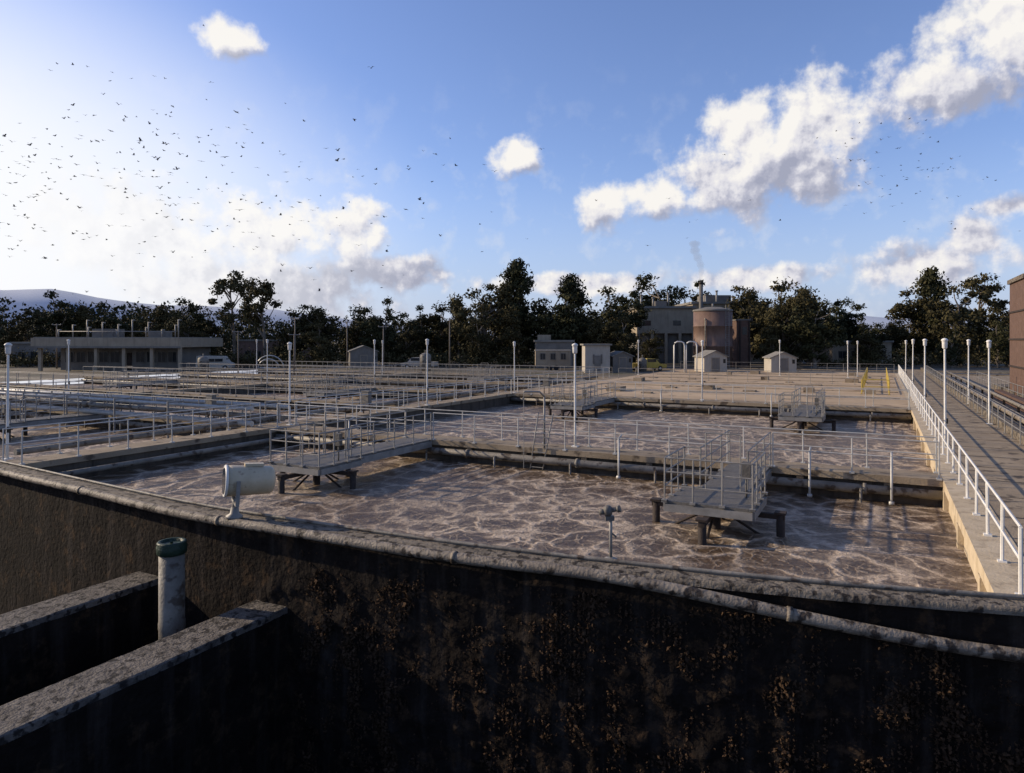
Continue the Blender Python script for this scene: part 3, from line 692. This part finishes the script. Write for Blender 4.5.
# hills
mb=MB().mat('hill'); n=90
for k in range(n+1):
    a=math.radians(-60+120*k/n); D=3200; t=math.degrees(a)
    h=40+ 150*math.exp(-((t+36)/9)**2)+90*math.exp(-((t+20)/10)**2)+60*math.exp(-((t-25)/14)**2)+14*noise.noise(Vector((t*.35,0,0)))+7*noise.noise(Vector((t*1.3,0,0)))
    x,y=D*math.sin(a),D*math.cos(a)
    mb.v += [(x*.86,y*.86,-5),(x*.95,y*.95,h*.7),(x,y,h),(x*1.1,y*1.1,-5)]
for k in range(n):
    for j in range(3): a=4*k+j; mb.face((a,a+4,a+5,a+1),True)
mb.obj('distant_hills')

# gulls
mb=MB().mat('bird')
def gull(p, s, yaw, flap):
    b=len(mb.v); c,sn=math.cos(yaw),math.sin(yaw)
    def q(x,y,z): return (p[0]+s*(x*c-y*sn), p[1]+s*(x*sn+y*c), p[2]+s*z)
    up=.22*flap
    mb.v += [q(.26,0,.02),q(.08,.07,0),q(.08,-.07,0),q(.05,0,.07),q(.05,0,-.07),q(-.28,.05,0),q(-.28,-.05,0)]
    for f in ((0,1,3),(0,3,2),(0,4,1),(0,2,4),(1,5,3),(3,6,2),(3,5,6),(1,4,5),(4,2,6),(4,6,5)): mb.face(tuple(b+i for i in f))
    for sd in (-1,1):
        w=len(mb.v)
        mb.v += [q(.12,sd*.04,.03),q(.16,sd*.32,.03+up),q(.02,sd*.72,.03+up*.7),q(-.03,sd*.3,.03+up),q(-.08,sd*.04,.02)]
        mb.face((w,w+1,w+3,w+4)); mb.face((w+1,w+2,w+3))
rb=random.Random(11)
for k in range(360):
    d=rb.uniform(95,200); px=abs(rb.gauss(0,1)); u=-.74+.33*px; v=rb.gauss(.2,.075)+.03*math.sin(u*9)
    if u>.0 or v<.06: continue
    gull((u*d,d,4+v*d), rb.uniform(.85,1.2), rb.choice([0,math.pi/2,math.pi])+rb.uniform(-.7,.7), rb.uniform(-.6,1.4))
for k in range(70):
    d=rb.uniform(140,240); u=rb.gauss(.57,.07); v=rb.gauss(.24,.035)
    gull((u*d,d,4+v*d), rb.uniform(.85,1.2), rb.uniform(0,6.28), rb.uniform(-.6,1.4))
for k in range(22):
    d=rb.uniform(120,220); u=rb.uniform(-.25,.6); v=rb.uniform(.12,.33)
    gull((u*d,d,4+v*d), rb.uniform(.8,1.1), rb.uniform(0,6.28), rb.uniform(-.6,1.4))
mb.obj('gull_flock')

# ------------------------------------------------------------------ sun & sky
EL=math.radians(22); az=math.radians(-75.5)    # clockwise from +Y
sd=Vector((math.sin(az)*math.cos(EL), math.cos(az)*math.cos(EL), math.sin(EL)))
sl=bpy.data.lights.new('sun','SUN'); sl.energy=5.0; sl.angle=math.radians(.5); sl.color=(1,.83,.60)
so=bpy.data.objects.new('sun',sl); so.rotation_euler=sd.to_track_quat('Z','Y').to_euler(); scene.collection.objects.link(so)

w=bpy.data.worlds.new('World'); scene.world=w; w.use_nodes=True; nt=w.node_tree; L=nt.links.new
bg=nt.nodes['Background']; bg.inputs['Strength'].default_value=.1
sky=N(nt,'ShaderNodeTexSky'); sky.sky_type='NISHITA'; sky.sun_disc=False; sky.sun_elevation=EL; sky.sun_rotation=az%(2*math.pi)
sky.air_density=1.0; sky.dust_density=.6; sky.ozone_density=2.5
tc=N(nt,'ShaderNodeTexCoord'); sx=N(nt,'ShaderNodeSeparateXYZ'); L(tc.outputs['Generated'],sx.inputs[0])
def mth(op,a,b=None,c=None,clamp=False):
    n=N(nt,'ShaderNodeMath',operation=op); n.use_clamp=clamp
    for i,v in enumerate((a,b,c)):
        if v is None: continue
        if isinstance(v,(int,float)): n.inputs[i].default_value=v
        else: L(v,n.inputs[i])
    return n.outputs[0]
azn=mth('MULTIPLY',mth('ARCTAN2',sx.outputs['X'],sx.outputs['Y']),57.2958)
eln=mth('MULTIPLY',mth('ARCSINE',sx.outputs['Z']),57.2958)
cb=N(nt,'ShaderNodeCombineXYZ'); L(azn,cb.inputs[0]); L(eln,cb.inputs[1]); P=cb.outputs[0]
def vm(op,a,b,c=None):
    n=N(nt,'ShaderNodeVectorMath',operation=op)
    for i,v in enumerate((a,b,c)):
        if v is None: continue
        if isinstance(v,tuple): n.inputs[i].default_value=v
        else: L(v,n.inputs[i])
    return n.outputs['Value'] if op=='LENGTH' else n.outputs[0]
# cumulus centres: azimuth, elevation, half-width, half-height in degrees
CL=[(18.3,15.6,3.2,3.4),(23.3,15.6,3.6,3.9),(17.5,12.6,5.0,3.4),(22.0,13.0,4.8,3.0),(11.8,11.2,2.8,1.9),(7.4,10.6,2.0,2.0),
    (31,17.4,4.4,2.8),(36.0,20.0,4.8,4.4),(.3,14.6,2.0,1.5),(-22.0,21.9,2.3,1.5),
    (-13.0,8.8,3.0,3.0),(-19.5,8.2,5.0,3.0),(-28.5,7.6,7.5,3.8),(-9.5,5.4,5.0,1.6),(-20,4.2,12.0,2.6),
    (4.5,4.6,8.0,1.0),(30.5,5.2,5,1.9),(33.2,6.8,2.0,1.7),(35.4,8.9,2.2,.9),(19,4.8,6,1.1),(75,14,14,7)]
CL2=[(20.5,14.2,6.8,4.4),(10.5,11.0,4.4,2.1),(33,18.6,6.0,3.8),(.3,14.6,2.0,1.5),(-22.0,21.9,2.3,1.5),(-15.5,7.6,6.5,4.2)]
def noise_at(P,det):
    nz_=N(nt,'ShaderNodeTexNoise'); nz_.noise_dimensions='2D'; nz_.inputs['Scale'].default_value=.40; nz_.inputs['Detail'].default_value=det; nz_.inputs['Roughness'].default_value=.57
    L(P,nz_.inputs['Vector']); return nz_.outputs['Fac']
def field(P,CLs,lo):
    cur=None
    for a,e,rx,ry in CLs:
        l=vm('LENGTH',vm('MULTIPLY_ADD',P,(1/rx,1/ry,0),(-a/rx,-e/ry,0)),None)
        cur = l if cur is None else mth('SMOOTH_MIN',cur,l,.25)
    return mth('MAXIMUM',mth('SUBTRACT',1.0,cur),lo)
def smooth(v,a,b):
    n=N(nt,'ShaderNodeMapRange',interpolation_type='SMOOTHSTEP'); L(v,n.inputs[0]); n.inputs[1].default_value=a; n.inputs[2].default_value=b; return n.outputs[0]
n1_=noise_at(P,8)
P2=vm('ADD',P,(-.55,.6,0)); n2_=noise_at(P2,4)
D1=mth('ADD',field(P,CL,-.8),mth('MULTIPLY',mth('SUBTRACT',n1_,.5),1.8))
alpha=smooth(D1,-.18,.5)
F1=field(P,CL2,-.6); F2=field(vm('ADD',P,(-.9,1.6,0)),CL2,-.6)
dl=mth('ADD',mth('MULTIPLY',mth('SUBTRACT',n1_,n2_),2.1),mth('MULTIPLY',mth('SUBTRACT',F1,F2),1.25))
shade=mth('ADD',dl,.54,clamp=True)
cc=ramp(nt,[(0.0,(3.7,3.9,5.0)),(.3,(5.0,5.1,6.1)),(.6,(7.6,7.5,8.0)),(1.0,(9.5,9.2,8.8))]); L(shade,cc.inputs['Fac'])
tint=N(nt,'ShaderNodeMixRGB',blend_type='MULTIPLY'); tint.inputs[0].default_value=1; tint.inputs[2].default_value=(1.55,1.5,1.85,1); L(sky.outputs[0],tint.inputs[1])
gl=vm('LENGTH',vm('MULTIPLY_ADD',P,(1/29,1/15,0),(44/29,-8/15,0)),None)
glow=mth('MULTIPLY',smooth(gl,1.4,.3),.93)
hz=mth('MULTIPLY',smooth(eln,15,0),.66)
def mix(f,a,b):
    n=N(nt,'ShaderNodeMixRGB'); L(f,n.inputs[0])
    for i,v in ((1,a),(2,b)):
        if isinstance(v,tuple): n.inputs[i].default_value=(*v,1)
        else: L(v,n.inputs[i])
    return n.outputs[0]
c=mix(hz,tint.outputs[0],(4.3,5.3,7.8))
wisp=mth('MULTIPLY',smooth(n2_,.5,.76),mth('MULTIPLY',smooth(eln,24,6),.32))
c=mix(wisp,c,(7.5,7.8,8.4))
c=mix(alpha,c,cc.outputs['Color']); c=mix(glow,c,(9.9,9.9,10.0))
L(c,bg.inputs['Color'])
w.cycles.sampling_method='MANUAL'; w.cycles.sample_map_resolution=512

# ------------------------------------------------------------------ camera
cam=bpy.data.cameras.new('camera'); co=bpy.data.objects.new('camera',cam); scene.collection.objects.link(co)
co.location=(0,0,4); co.rotation_euler=(math.radians(90),0,0)
cam.sensor_width=36; cam.lens=700/1024*36; cam.shift_y=-(386.5-340)/1024; cam.clip_end=20000; cam.clip_start=.1
scene.camera=co
scene.view_settings.view_transform='Standard'; scene.view_settings.look='None'; scene.view_settings.exposure=0
